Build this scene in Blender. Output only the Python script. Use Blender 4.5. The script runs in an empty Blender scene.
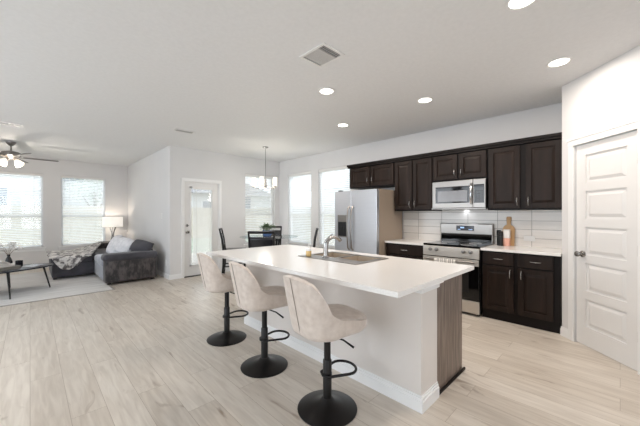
import bpy, bmesh, math, random
from mathutils import Vector, Matrix
random.seed(7)
PI = math.pi
SC = bpy.context.scene
COL = SC.collection

# ------------------------------------------------------------------ camera
F_PX, CAM_H, YAW = 295.0, 1.33, math.radians(45.5)
cam_d = bpy.data.cameras.new('camera'); cam = bpy.data.objects.new('camera', cam_d); COL.objects.link(cam)
cam.location = (0, 0, CAM_H); cam.rotation_euler = (PI/2, 0, YAW - PI/2)
cam_d.sensor_width = 36; cam_d.lens = F_PX/640*36; cam_d.shift_y = 1.5/640; cam_d.clip_start = .05
SC.camera = cam

# ------------------------------------------------------------------ light, exposure
SC.view_settings.view_transform = 'Standard'; SC.view_settings.look = 'None'
SC.view_settings.gamma = 1; SC.view_settings.use_curve_mapping = False
SC.view_settings.exposure = -0.12
SC.cycles.use_denoising = True
SC.cycles.max_bounces = 10; SC.cycles.diffuse_bounces = 6; SC.cycles.glossy_bounces = 4
SC.cycles.transparent_max_bounces = 16; SC.cycles.caustics_reflective = False; SC.cycles.caustics_refractive = False
SC.cycles.sample_clamp_indirect = 6
w = bpy.data.worlds.new('overcast sky'); SC.world = w; w.use_nodes = True
bg = w.node_tree.nodes['Background']; bg.inputs[0].default_value = (0.80, 0.90, 1.0, 1); bg.inputs[1].default_value = 3.4

def area(name, loc, rot, sx, sy, power, color, portal=False):
    l = bpy.data.lights.new(name, 'AREA'); l.shape = 'RECTANGLE'; l.size = sx; l.size_y = sy
    l.energy = power; l.color = color
    if portal: l.cycles.is_portal = True
    o = bpy.data.objects.new(name, l); COL.objects.link(o); o.location = loc; o.rotation_euler = rot
    return o
DAY = (0.80, 0.90, 1.0)
# daylight arriving from above outside each window and glazed door (points inwards and down)
area('daylight_nook_window', (4.19, 7.5, 3.6), (math.radians(-38), 0, 0), 1.6, 1.4, 150, DAY)
area('daylight_patio_door', (2.7, 7.7, 3.7), (math.radians(-38), 0, 0), 1.6, 1.4, 150, DAY)
area('daylight_side_windows', (5.9, 5.0, 3.6), (math.radians(38), 0, math.radians(90)), 2.6, 1.4, 150, DAY)
area('daylight_living_windows', (0.2, 11.3, 3.6), (math.radians(-38), 0, 0), 3.4, 1.4, 160, DAY)
# uplight lamps added low outside to brighten the ceiling through the blinds
area('added_uplight_side', (5.75, 5.0, .1), (math.radians(125), 0, math.radians(90)), 2.8, 1.2, 70, (1, .98, .94))
area('added_uplight_nook', (4.0, 7.3, .1), (math.radians(-125), 0, 0), 1.5, 1.2, 70, (1, .98, .94))
area('added_uplight_living', (.3, 11.0, .1), (math.radians(-125), 0, 0), 3.2, 1.2, 60, (1, .98, .94))
# fill lamps added outside invented windows, left of and behind the camera
area('added_fill_left', (-3.5, 4.0, 1.5), (0, math.radians(-90), 0), 2.1, 6.0, 165, (.92, .96, 1.0))
area('added_fill_rear', (0.0, -3.5, 1.5), (math.radians(90), 0, 0), 5.4, 2.1, 60, (.95, .97, 1.0))

# ------------------------------------------------------------------ materials
def nt(name):
    m = bpy.data.materials.new(name); m.use_nodes = True
    return m, m.node_tree.nodes, m.node_tree.links, m.node_tree.nodes['Principled BSDF']
def srgb(r, g, b):
    f = lambda c: c/12.92 if c <= .04045 else ((c+.055)/1.055)**2.4
    return (f(r/255), f(g/255), f(b/255), 1)
def mat(name, rgb, rough=.5, metal=0., var=.0, scale=6., stretch=(1, 1, 1), bump=0., rgb2=None, emit=0., coat=0., sheen=0., detail=4., spec=.5, rp=(.3, .7)):
    m, N, L, P = nt(name)
    c = srgb(*rgb); P.inputs['Base Color'].default_value = c
    P.inputs['Specular IOR Level'].default_value = spec; P.inputs['Roughness'].default_value = rough; P.inputs['Metallic'].default_value = metal
    if coat: P.inputs['Coat Weight'].default_value = coat; P.inputs['Coat Roughness'].default_value = .15
    if sheen: P.inputs['Sheen Weight'].default_value = sheen
    if emit: P.inputs['Emission Color'].default_value = c; P.inputs['Emission Strength'].default_value = emit
    tc = N.new('ShaderNodeTexCoord'); mp = N.new('ShaderNodeMapping'); mp.inputs['Scale'].default_value = stretch
    nz = N.new('ShaderNodeTexNoise'); nz.inputs['Scale'].default_value = scale; nz.inputs['Detail'].default_value = detail
    L.new(tc.outputs['Object'], mp.inputs[0]); L.new(mp.outputs[0], nz.inputs['Vector'])
    r = N.new('ShaderNodeValToRGB'); r.color_ramp.elements[0].position = rp[0]; r.color_ramp.elements[1].position = rp[1]
    c2 = srgb(*rgb2) if rgb2 else tuple(min(1, v*(1+var)) for v in c[:3])+(1,)
    c1 = c if rgb2 else tuple(v*(1-var) for v in c[:3])+(1,)
    r.color_ramp.elements[0].color = c1; r.color_ramp.elements[1].color = c2
    L.new(nz.outputs[0], r.inputs[0]); L.new(r.outputs[0], P.inputs['Base Color'])
    if bump:
        b = N.new('ShaderNodeBump'); b.inputs['Strength'].default_value = bump; b.inputs['Distance'].default_value = .01
        L.new(nz.outputs[0], b.inputs['Height']); L.new(b.outputs[0], P.inputs['Normal'])
    return m

def wood_planks():
    m, N, L, P = nt('pale oak plank floor')
    tc = N.new('ShaderNodeTexCoord'); sp = N.new('ShaderNodeSeparateXYZ'); cb = N.new('ShaderNodeCombineXYZ')
    L.new(tc.outputs['Object'], sp.inputs[0]); L.new(sp.outputs['Y'], cb.inputs['X']); L.new(sp.outputs['X'], cb.inputs['Y'])
    br = N.new('ShaderNodeTexBrick'); br.offset = .37; br.inputs['Scale'].default_value = 1
    br.inputs['Brick Width'].default_value = 1.25; br.inputs['Row Height'].default_value = .19
    br.inputs['Mortar Size'].default_value = .0012; br.inputs['Mortar Smooth'].default_value = .3
    br.inputs['Color1'].default_value = (0, 0, 0, 1); br.inputs['Color2'].default_value = (1, 1, 1, 1); br.inputs['Mortar'].default_value = (.5, .5, .5, 1)
    L.new(cb.outputs[0], br.inputs['Vector'])
    # per-plank offset for the grain
    add = N.new('ShaderNodeVectorMath'); add.operation = 'MULTIPLY_ADD'; add.inputs[1].default_value = (7, 7, 7)
    L.new(br.outputs['Color'], add.inputs[0]); L.new(cb.outputs[0], add.inputs[2])
    mp = N.new('ShaderNodeMapping'); mp.inputs['Scale'].default_value = (2.2, 22, 1); L.new(add.outputs[0], mp.inputs[0])
    g = N.new('ShaderNodeTexNoise'); g.inputs['Scale'].default_value = 1.3; g.inputs['Detail'].default_value = 7; g.inputs['Distortion'].default_value = .6
    L.new(mp.outputs[0], g.inputs['Vector'])
    mp2 = N.new('ShaderNodeMapping'); mp2.inputs['Scale'].default_value = (1.1, 4.0, 1); L.new(add.outputs[0], mp2.inputs[0])
    k = N.new('ShaderNodeTexNoise'); k.inputs['Scale'].default_value = 1.7; k.inputs['Detail'].default_value = 5; k.inputs['Distortion'].default_value = 1.2
    L.new(mp2.outputs[0], k.inputs['Vector'])
    r1 = N.new('ShaderNodeValToRGB'); e = r1.color_ramp.elements
    e[0].position = .30; e[0].color = srgb(203, 193, 181); e[1].position = .66; e[1].color = srgb(224, 216, 205)
    L.new(g.outputs[0], r1.inputs[0])
    r2 = N.new('ShaderNodeValToRGB'); e = r2.color_ramp.elements
    e[0].position = .25; e[0].color = (1, 1, 1, 1); e[1].position = .36; e[1].color = (0, 0, 0, 1)
    L.new(k.outputs[0], r2.inputs[0])
    mx = N.new('ShaderNodeMixRGB'); L.new(r2.outputs[0], mx.inputs[0]); L.new(r1.outputs[0], mx.inputs[1]); mx.inputs[2].default_value = srgb(160, 144, 128)
    tint = N.new('ShaderNodeMixRGB'); tint.blend_type = 'MULTIPLY'; tint.inputs[0].default_value = 1
    rt = N.new('ShaderNodeValToRGB'); rt.color_ramp.elements[0].color = (.86, .84, .82, 1); rt.color_ramp.elements[1].color = (1, 1, 1, 1)
    L.new(br.outputs['Color'], rt.inputs[0]); L.new(mx.outputs[0], tint.inputs[1]); L.new(rt.outputs[0], tint.inputs[2])
    gap = N.new('ShaderNodeMixRGB'); L.new(br.outputs['Fac'], gap.inputs[0]); L.new(tint.outputs[0], gap.inputs[1]); gap.inputs[2].default_value = srgb(150, 134, 116)
    L.new(gap.outputs[0], P.inputs['Base Color']); P.inputs['Roughness'].default_value = .36
    b = N.new('ShaderNodeBump'); b.inputs['Strength'].default_value = .08; b.inputs['Distance'].default_value = .005
    L.new(g.outputs[0], b.inputs['Height']); L.new(b.outputs[0], P.inputs['Normal'])
    return m
def tiles():
    m, N, L, P = nt('glossy off white stacked tile')
    tc = N.new('ShaderNodeTexCoord'); sp = N.new('ShaderNodeSeparateXYZ'); cb = N.new('ShaderNodeCombineXYZ')
    L.new(tc.outputs['Object'], sp.inputs[0]); L.new(sp.outputs['Y'], cb.inputs['X']); L.new(sp.outputs['Z'], cb.inputs['Y'])
    mp = N.new('ShaderNodeMapping'); mp.inputs['Location'].default_value = (-.022, -.892, 0); L.new(cb.outputs[0], mp.inputs[0])
    br = N.new('ShaderNodeTexBrick'); br.offset = 0; br.inputs['Scale'].default_value = 1
    br.inputs['Brick Width'].default_value = .402; br.inputs['Row Height'].default_value = .118; br.inputs['Mortar Size'].default_value = .003
    br.inputs['Color1'].default_value = srgb(240, 235, 229); br.inputs['Color2'].default_value = srgb(222, 215, 207); br.inputs['Mortar'].default_value = srgb(160, 153, 146)
    L.new(mp.outputs[0], br.inputs['Vector'])
    nz = N.new('ShaderNodeTexNoise'); nz.inputs['Scale'].default_value = 3; mp3 = N.new('ShaderNodeMapping'); mp3.inputs['Scale'].default_value = (1, 9, 1)
    L.new(cb.outputs[0], mp3.inputs[0]); L.new(mp3.outputs[0], nz.inputs['Vector'])
    mx = N.new('ShaderNodeMixRGB'); mx.blend_type = 'MULTIPLY'; mx.inputs[0].default_value = .16
    L.new(br.outputs['Color'], mx.inputs[1]); L.new(nz.outputs[0], mx.inputs[2])
    L.new(mx.outputs[0], P.inputs['Base Color']); P.inputs['Roughness'].default_value = .18
    b = N.new('ShaderNodeBump'); b.invert = True; b.inputs['Strength'].default_value = .4; b.inputs['Distance'].default_value = .003
    L.new(br.outputs['Fac'], b.inputs['Height']); L.new(b.outputs[0], P.inputs['Normal'])
    return m
def pane_glass(name, tint=(1, 1, 1, 1), gloss=.08):
    m = bpy.data.materials.new(name); m.use_nodes = True; N = m.node_tree.nodes; L = m.node_tree.links; N.clear()
    o = N.new('ShaderNodeOutputMaterial'); mx = N.new('ShaderNodeMixShader'); t = N.new('ShaderNodeBsdfTransparent'); g = N.new('ShaderNodeBsdfGlossy')
    t.inputs[0].default_value = tint; g.inputs['Roughness'].default_value = .02
    lw = N.new('ShaderNodeLayerWeight'); lw.inputs[0].default_value = .25
    mr = N.new('ShaderNodeMath'); mr.operation = 'MULTIPLY_ADD'; mr.inputs[1].default_value = .5; mr.inputs[2].default_value = gloss
    L.new(lw.outputs['Fresnel'], mr.inputs[0]); L.new(mr.outputs[0], mx.inputs[0]); L.new(t.outputs[0], mx.inputs[1]); L.new(g.outputs[0], mx.inputs[2]); L.new(mx.outputs[0], o.inputs[0])
    return m
def slat_mat():
    m = bpy.data.materials.new('white blind slat'); m.use_nodes = True; N = m.node_tree.nodes; L = m.node_tree.links; P = N['Principled BSDF']
    P.inputs['Base Color'].default_value = (.92, .92, .92, 1); P.inputs['Roughness'].default_value = .45
    t = N.new('ShaderNodeBsdfTranslucent'); t.inputs[0].default_value = (.9, .92, .92, 1); mx = N.new('ShaderNodeMixShader'); mx.inputs[0].default_value = .4
    L.new(P.outputs[0], mx.inputs[1]); L.new(t.outputs[0], mx.inputs[2]); L.new(mx.outputs[0], N['Material Output'].inputs[0])
    return m

M = dict(
    wall=mat('light greige wall paint', (220, 219, 219), .7, var=.015, scale=2, bump=.0),
    ceil=mat('ceiling paint', (230, 230, 230), .8, var=.02, scale=30, bump=.1),
    trim=mat('white trim paint', (236, 236, 236), .4, var=.01),
    door=mat('white door paint', (228, 227, 226), .35, var=.01),
    island=mat('off white island paint', (222, 216, 211), .5, var=.015),
    floor=wood_planks(), tile=tiles(),
    espresso=mat('espresso stained wood', (37, 27, 22), .42, var=.4, spec=.2, scale=5, stretch=(3, 3, .35), bump=.05),
    espresso_dk=mat('dark espresso moulding', (20, 13, 11), .5, spec=.2, var=.2, scale=5, stretch=(3, 3, .35)),
    endpanel_glare=mat('glare lightened espresso', (92, 76, 66), .34, rgb2=(128, 112, 102), scale=5, stretch=(8, 8, .7), bump=.05, detail=9, rp=(.38, .62)),  # espresso laminate made paler, the glare on it painted into the colour
    quartz=mat('polished white quartz', (232, 229, 226), .2, rgb2=(238, 236, 233), scale=120, detail=2),
    steel=mat('brushed stainless steel', (152, 148, 144), .33, 1., var=.05, scale=8, stretch=(1, 1, 30)),
    steel_warm=mat('satin stainless trim', (206, 200, 192), .36, .65, var=.05, scale=8, stretch=(1, 1, 30)),
    keygrey=mat('grey key print', (48, 47, 47), .5),
    steel_door=mat('satin stainless door skin', (205, 208, 214), .32, .75, var=.02, scale=4, stretch=(1, 1, 20)),
    sink=mat('sink stainless steel', (214, 200, 182), .35, .55, var=.05),
    fridge_side=mat('taupe metal side panel', (166, 150, 134), .4, .15, var=.02, scale=300, bump=.05),
    chrome=mat('polished chrome', (220, 220, 222), .12, 1., var=.01),
    nickel=mat('brushed nickel', (168, 166, 164), .25, 1., var=.04),
    blackmetal=mat('black powder coated metal', (26, 24, 24), .35, .3, var=.1),
    blackgloss=mat('black ceramic glass', (10, 10, 11), .06, var=.05),
    micglass=mat('grey microwave window', (120, 120, 122), .2, .2, var=.05),
    plastic_dk=mat('dark plastic', (24, 24, 25), .4, var=.1),
    stoolvelvet=mat('light taupe velvet', (200, 186, 175), .8, rgb2=(218, 206, 196), scale=22, bump=.1, sheen=.4, detail=6),
    piping=mat('dark taupe piping', (150, 138, 130), .7, var=.1),
    sofavelvet=mat('charcoal crushed velvet', (30, 28, 31), .5, rgb2=(80, 74, 74), scale=16, stretch=(1, 1, .5), bump=.3, sheen=.1, detail=8, rp=(.42, .60)),
    sofatop=mat('charcoal plush velvet', (48, 47, 54), .7, rgb2=(72, 71, 78), scale=4, sheen=.2, bump=.15),
    seatlit=mat('window lit plush velvet', (128, 134, 148), .7, rgb2=(156, 162, 174), scale=4, sheen=.5),  # sofa velvet lightened, window light on the seat put into the colour
    pillow=mat('pale grey pillow fabric', (206, 207, 212), .8, rgb2=(234, 234, 238), scale=12, bump=.1),
    fur=mat('grey and cream faux fur', (104, 100, 100), .95, rgb2=(224, 221, 218), scale=13, stretch=(1, 1.6, 1), bump=.8, detail=8, rp=(.42, .56)),
    rug=mat('pale grey abstract rug', (204, 202, 200), .95, rgb2=(226, 225, 224), scale=3, stretch=(.6, 4, 1), bump=.15, detail=9),
    rugline=mat('grey rug border', (165, 160, 155), .95, var=.05),
    tabletop=mat('black tinted table top', (40, 44, 52), .12, var=.1),
    glass=pane_glass('clear window glass'), tableglass=pane_glass('clear table glass', (.90, .95, .95, 1), .14),
    slat=slat_mat(),
    white=mat('white plastic', (232, 231, 229), .4, var=.01),
    lampshade=mat('lit lamp shade', (255, 248, 238), .8, emit=.55, var=.0),
    frost=mat('lit frosted glass shade', (255, 246, 230), .4, emit=1.0),
    canlens=mat('lit downlight lens', (255, 247, 236), .4, emit=6.),
    board=mat('maple board wood', (196, 154, 104), .5, rgb2=(214, 174, 126), scale=6, stretch=(1, 4, .6)),
    pink=mat('pale pink label', (226, 170, 150), .6, var=.05), paper=mat('white card', (236, 232, 228), .6, var=.02),
    towel=mat('towel', (226, 222, 216), .9, var=.05, bump=.2, scale=60), towelgrey=mat('grey towel stripe', (150, 146, 144), .9, var=.05),
    pot=mat('blue glazed pot', (92, 122, 176), .25, var=.12), leaf=mat('green leaf', (58, 84, 52), .5, rgb2=(110, 136, 92), scale=20),
    dispenser=mat('recess dark plastic', (20, 22, 26), .3, var=.1),
    amber=mat('amber hand soap', (222, 190, 130), .15, var=.05), display=mat('dark blue display', (14, 20, 38), .1, emit=.0),
    digits=mat('lit display digits', (170, 200, 240), .4, emit=1.),
    petal=mat('white petal', (232, 230, 228), .7, var=.04), darkvase=mat('near black ceramic', (26, 26, 32), .25, var=.1),
    silver=mat('silver tray', (176, 172, 166), .3, .8, var=.05), magazine=mat('magazine paper', (170, 176, 188), .5, rgb2=(220, 222, 226), scale=25),
    fanblade=mat('grey washed fan blade', (104, 100, 98), .45, var=.1, stretch=(1, 1, 1)), fanmetal=mat('brushed fan metal', (140, 136, 134), .3, .8, var=.05),
    lawn=mat('lawn grass', (142, 152, 130), .95, rgb2=(172, 180, 160), scale=9), fence=mat('weathered cedar fence', (196, 184, 168), .8, rgb2=(210, 200, 186), scale=4, stretch=(6, 6, .5)),
    brick=mat('pale house brick', (208, 206, 204), .9, rgb2=(224, 222, 220), scale=14), roof=mat('grey shingle roof', (150, 148, 150), .9, var=.15, scale=20),
    exglass=mat('neighbour window glass', (118, 126, 140), .1, var=.1), bark=mat('tree bark', (112, 98, 84), .9, var=.2), crown=mat('pale spring foliage', (150, 160, 138), .9, rgb2=(196, 202, 186), scale=6),
    ventshade_sill=mat('vent shade and threshold grey', (70, 68, 66), .8, var=.05), ventgrey=mat('grey vent louver', (196, 194, 192), .5, var=.02),  # vent shade put into the colour; the threshold itself is dark grey
)

# ------------------------------------------------------------------ mesh helpers
class MB:
    def __init__(s): s.bm = bmesh.new()
    def _mx(s, vs, mx):
        if mx is not None: bmesh.ops.transform(s.bm, matrix=mx, verts=vs)
    def box(s, x0, x1, y0, y1, z0, z1, bev=0., mx=None, seg=2):
        t = bmesh.new(); bmesh.ops.create_cube(t, size=1)
        for v in t.verts: v.co = Vector(((x0+x1)/2+v.co.x*(x1-x0), (y0+y1)/2+v.co.y*(y1-y0), (z0+z1)/2+v.co.z*(z1-z0)))
        if bev > 0: bmesh.ops.bevel(t, geom=t.edges[:], offset=bev, segments=seg, profile=.5, affect='EDGES')
        return s._merge(t, mx)
    def _merge(s, t, mx=None):
        if mx is not None: bmesh.ops.transform(t, matrix=mx, verts=t.verts)
        me = bpy.data.meshes.new('tmp'); t.to_mesh(me); t.free(); s.bm.from_mesh(me); bpy.data.meshes.remove(me); return s
    def lathe(s, prof, c=(0, 0, 0), seg=24, mx=None):
        t = bmesh.new(); rings = []
        for r, z in prof:
            if r < 1e-5: rings.append([t.verts.new((c[0], c[1], c[2]+z))])
            else: rings.append([t.verts.new((c[0]+r*math.cos(2*PI*i/seg), c[1]+r*math.sin(2*PI*i/seg), c[2]+z)) for i in range(seg)])
        for a, b in zip(rings, rings[1:]):
            if len(a) == 1 and len(b) == 1: continue
            for i in range(seg):
                j = (i+1) % seg
                if len(a) == 1: t.faces.new((a[0], b[i], b[j]))
                elif len(b) == 1: t.faces.new((a[i], a[j], b[0]))
                else: t.faces.new((a[i], a[j], b[j], b[i]))
        bmesh.ops.recalc_face_normals(t, faces=t.faces[:])
        return s._merge(t, mx)
    def tube(s, pts, r, seg=10, closed=False, mx=None):
        pts = [Vector(p) for p in pts]; n = len(pts); rs = r if isinstance(r, (list, tuple)) else [r]*n
        t = bmesh.new(); rings = []; up = Vector((0, 0, 1)); prev = None
        for i, p in enumerate(pts):
            if closed: d = pts[(i+1) % n]-pts[i-1]
            else: d = pts[min(i+1, n-1)]-pts[max(i-1, 0)]
            d.normalize()
            if prev is None:
                a = d.cross(up)
                if a.length < 1e-3: a = d.cross(Vector((1, 0, 0)))
            else:
                a = prev-d*prev.dot(d)
                if a.length < 1e-4: a = d.cross(up)
            a.normalize(); prev = a; b = d.cross(a)
            rings.append([t.verts.new(p+(a*math.cos(2*PI*k/seg)+b*math.sin(2*PI*k/seg))*rs[i]) for k in range(seg)])
        pr = list(zip(rings, rings[1:]))+([(rings[-1], rings[0])] if closed else [])
        for a, b in pr:
            for k in range(seg): t.faces.new((a[k], a[(k+1) % seg], b[(k+1) % seg], b[k]))
        if not closed: t.faces.new(rings[0][::-1]); t.faces.new(rings[-1])
        bmesh.ops.recalc_face_normals(t, faces=t.faces[:])
        return s._merge(t, mx)
    def prism(s, poly, z0, z1, mx=None, bev=0.):
        t = bmesh.new(); a = [t.verts.new((x, y, z0)) for x, y in poly]; b = [t.verts.new((x, y, z1)) for x, y in poly]
        t.faces.new(a[::-1]); t.faces.new(b); n = len(poly)
        for i in range(n): t.faces.new((a[i], a[(i+1) % n], b[(i+1) % n], b[i]))
        bmesh.ops.recalc_face_normals(t, faces=t.faces[:])
        if bev: bmesh.ops.bevel(t, geom=[e for e in t.edges if abs(e.verts[0].co.z-e.verts[1].co.z) < 1e-6], offset=bev, segments=2, profile=.5, affect='EDGES')
        return s._merge(t, mx)
    def sphere(s, c, r, sc=(1, 1, 1), mx=None, u=16, v=10):
        t = bmesh.new(); bmesh.ops.create_uvsphere(t, u_segments=u, v_segments=v, radius=r)
        for q in t.verts: q.co = Vector((c[0]+q.co.x*sc[0], c[1]+q.co.y*sc[1], c[2]+q.co.z*sc[2]))
        return s._merge(t, mx)
    def surf(s, fn, nu, nv, mx=None, close_u=False):
        t = bmesh.new(); g = [[t.verts.new(fn(i/(nu if close_u else nu-1), j/(nv-1))) for j in range(nv)] for i in range(nu)]
        for i in range(nu if close_u else nu-1):
            for j in range(nv-1):
                i2 = (i+1) % nu; t.faces.new((g[i][j], g[i2][j], g[i2][j+1], g[i][j+1]))
        bmesh.ops.recalc_face_normals(t, faces=t.faces[:])
        return s._merge(t, mx)
    def build(s, name, m, parent=None, smooth=None, loc=None):
        me = bpy.data.meshes.new(name); s.bm.to_mesh(me); s.bm.free()
        ms = m if isinstance(m, (list, tuple)) else [m]
        for q in ms: me.materials.append(M[q] if isinstance(q, str) else q)
        o = bpy.data.objects.new(name, me); COL.objects.link(o)
        if parent is not None: o.parent = parent
        if loc: o.location = loc
        if smooth:
            for p in me.polygons: p.use_smooth = True
            me.set_sharp_from_angle(angle=math.radians(smooth))
        return o
def B(*a, **k): return MB().box(*a, **k)
def tag(o, label=None, cat=None, group=None, kind=None):
    if label: o['label'] = label
    if cat: o['category'] = cat
    if group: o['group'] = group
    if kind: o['kind'] = kind
    return o
def empty(name, loc, rz=0., label=None, cat=None, group=None, kind=None):
    o = bpy.data.objects.new(name, None); COL.objects.link(o); o.location = loc; o.rotation_euler = (0, 0, rz); o.empty_display_size = .1
    return tag(o, label, cat, group, kind)
def copy_tree(o, parent=None):
    c = o.copy(); COL.objects.link(c)
    if parent is not None: c.parent = parent
    for ch in list(o.children): copy_tree(ch, c)
    return c
def dup(root, loc, rz, label, group=None):
    c = copy_tree(root); c.location = loc; c.rotation_euler = (0, 0, rz); c['label'] = label
    if group: c['group'] = group
    return c
def st(o): o['kind'] = 'structure'; return o
def disp(o, strength, scale, seed=0):
    """soft irregularity baked in the mesh"""
    from mathutils import noise
    for v in o.data.vertices:
        n = noise.noise(v.co*scale+Vector((seed, seed, seed)))
        v.co += v.normal*n*strength
    return o

# ------------------------------------------------------------------ room shell
H = 2.74
# corner positions: kitchen wall X=4.78, nook wall Y=6.42, living right wall X=2.03, living far wall Y=10.1
st(B(-3.2, 5.0, -3.2, 10.4, -.1, 0).build('floor', 'floor'))
st(B(-3.2, 5.0, -3.2, 10.4, H, H+.1).build('ceiling', 'ceil'))
def wall_y(name, y0, y1, x0, x1, holes):      # wall along X with holes (xa, xb, za, zb)
    mb = MB(); xs = x0
    for (a, b, za, zb) in sorted(holes):
        if a > xs: mb.box(xs, a, y0, y1, 0, H)
        if za > 0: mb.box(a, b, y0, y1, 0, za)
        mb.box(a, b, y0, y1, zb, H); xs = b
    mb.box(xs, x1, y0, y1, 0, H)
    return st(mb.build(name, 'wall'))
def wall_x(name, x0, x1, y0, y1, holes):
    mb = MB(); ys = y0
    for (a, b, za, zb) in sorted(holes):
        if a > ys: mb.box(x0, x1, ys, a, 0, H)
        if za > 0: mb.box(x0, x1, a, b, 0, za)
        mb.box(x0, x1, a, b, zb, H); ys = b
    mb.box(x0, x1, ys, y1, 0, H)
    return st(mb.build(name, 'wall'))
WT, WB = 2.35, .51       # window head and sill heights
wall_x('wall_kitchen', 4.78, 4.92, .3, 6.56, [(3.96, 4.92, .60, 2.37), (5.165, 6.06, .60, 2.37)])
wall_y('wall_nook', 6.42, 6.56, 2.03, 4.78, [(2.30, 3.08, 0, 2.04), (3.75, 4.63, .60, 2.33)])
wall_x('wall_living_right', 2.03, 2.17, 6.56, 10.24, [])
wall_y('wall_living_far', 10.1, 10.24, -3.06, 2.03, [(-.70, .235, WB, 2.34), (.57, 1.50, WB, 2.34)])
LW = [(.0, 2.0), (2.3, 4.3), (4.6, 6.6)]; RW = [(-2.5, -.7), (-.4, 1.4)]  # openings invented in unseen walls to let the fill lamps in
wall_x('wall_left', -3.2, -3.06, -3.2, 10.24, [(a, b, .45, 2.45) for a, b in LW])
wall_y('wall_rear', -3.2, -3.06, -3.06, 3.0, [(a, b, .45, 2.45) for a, b in RW])
# pantry: return wall and diagonal wall with its door opening
S0 = Vector((4.18, .45)); DD = Vector((-math.sqrt(.5), -math.sqrt(.5)))
DM = Matrix(((DD.x, -DD.y, 0, S0.x), (DD.y, DD.x, 0, S0.y), (0, 0, 1, 0), (0, 0, 0, 1)))   # local x along the wall, local +y into the pantry
mb = MB(); mb.box(4.18, 4.78, .33, .45, 0, H); st(mb.build('wall_pantry_side', 'wall'))
mb = MB(); mb.box(0, .165, 0, .12, 0, H, mx=DM); mb.box(.795, 1.75, 0, .12, 0, H, mx=DM); mb.box(.165, .795, 0, .12, 2.05, H, mx=DM)
st(mb.build('wall_pantry', 'wall'))
mb = MB(); e = S0+DD*1.75; mb.box(e.x, e.x+.12, -3.2, e.y, 0, H); st(mb.build('wall_right', 'wall'))

# baseboards
def bprof(mb, L0, L1, mx, h=.10, t=.014):
    mb.box(L0, L1, -t, 0, 0, h*.78, mx=mx); mb.box(L0, L1, -t*.6, 0, h*.78, h, mx=mx, bev=.002)
def MY(y): return Matrix.Translation((0, y, 0))                        # face looks -Y
def MXm(x): return Matrix(((0, 1, 0, x), (1, 0, 0, 0), (0, 0, 1, 0), (0, 0, 0, 1)))  # local x->Y, local -y -> -X
mb = MB(); bprof(mb, 2.03-.014, 2.25, MY(6.42)); bprof(mb, 3.13, 4.78, MY(6.42)); st(mb.build('baseboard_nook', 'trim'))
mb = MB(); bprof(mb, 3.75, 6.42, MXm(4.78)); st(mb.build('baseboard_kitchen', 'trim'))
mb = MB(); bprof(mb, 6.42, 10.1, MXm(2.03)); st(mb.build('baseboard_living_right', 'trim'))
mb = MB(); bprof(mb, -3.06, 2.03, MY(10.1)); st(mb.build('baseboard_living_far', 'trim'))
mb = MB(); bprof(mb, -.006, .105, DM); bprof(mb, .86, 1.75, DM); st(mb.build('baseboard_pantry', 'trim'))

# ------------------------------------------------------------------ windows and blinds
def window(n, x0, x1, z0, z1, mx, sill=True):
    """local: x along the wall, -y towards the room (y=0 inner wall face), wall thickness .14"""
    r = st(empty('window_%d' % n, (0, 0, 0))); w_ = .045; zm = (z0+z1)/2-.13
    f = MB()
    for (a, b, c, d) in ((x0, x0+w_, z0, z1), (x1-w_, x1, z0, z1), (x0, x1, z0, z0+w_), (x0, x1, z1-w_, z1)): f.box(a, b, .075, .135, c, d, mx=mx)
    f.box(x0+w_, x1-w_, .07, .12, zm-.025, zm+.025, mx=mx)
    st(f.build('window_frame', 'trim', r))
    st(MB().box(x0+w_, x1-w_, .100, .104, z0+w_, z1-w_, mx=mx).build('window_pane', 'glass', r))
    if sill: st(MB().box(x0-.05, x1+.05, -.045, .075, z0-.022, z0+.004, bev=.004, mx=mx).box(x0-.035, x1+.035, -.012, -.001, z0-.08, z0-.022, mx=mx).build('window_sill', 'trim', r))
    return r
def blind(x0, x1, z0, z1, mx, label, y=.035, tilt=-30, slat=.046, pitch=.041, group=None):
    r = empty('window_blind', mx @ Vector(((x0+x1)/2, y, z0)), 0, label, 'window blind', group)
    inv = Matrix.Translation(-(mx @ Vector(((x0+x1)/2, y, z0))))
    mm = inv @ mx; g = .008
    MB().box(x0+g, x1-g, y-.027, y+.027, z1-.06, z1-.003, bev=.004, mx=mm).build('headrail', 'white', r)
    MB().box(x0+g, x1-g, y-.024, y+.024, z0+.008, z0+.026, bev=.004, mx=mm).build('bottom_rail', 'white', r)
    s = MB(); z = z0+.05; ca, sa = math.cos(math.radians(tilt)), math.sin(math.radians(tilt))
    while z < z1-.07:
        t = bmesh.new()
        a, b = x0+g+.004, x1-g-.004; v = []
        for yy, zz in ((-slat/2, 0), (0, .003), (slat/2, 0)):
            Y = y+yy*ca-zz*sa; Z = z+yy*sa+zz*ca
            v.append((t.verts.new((a, Y, Z)), t.verts.new((b, Y, Z))))
        for p, q in zip(v, v[1:]): t.faces.new((p[0], p[1], q[1], q[0]))
        s._merge(t, mm); z += pitch
    s.build('slats', 'slat', r)
    c = MB()
    for fx in (.18, .82):
        X = x0+(x1-x0)*fx; c.box(X-.004, X+.004, y-.026, y-.024, z0+.02, z1-.04, mx=mm)
    c.build('ladder_tape', 'white', r)
    MB().tube([mm @ Vector((x0+.07, y-.035, z1-.05)), mm @ Vector((x0+.07, y-.035, z1-.75))], .004, 6).build('tilt_wand', 'white', r)
    return r
WLiv, WNook, WKit = MY(10.1), MY(6.42), MXm(4.78)
window(1, -.70, .235, WB, 2.34, WLiv); blind(-.70, .235, WB+.005, 2.34, WLiv, 'white slatted blind in the living room window above the coffee table')
window(2, .57, 1.50, WB, 2.34, WLiv); blind(.57, 1.50, WB+.005, 2.34, WLiv, 'white slatted blind in the living room window behind the sofa')
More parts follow.
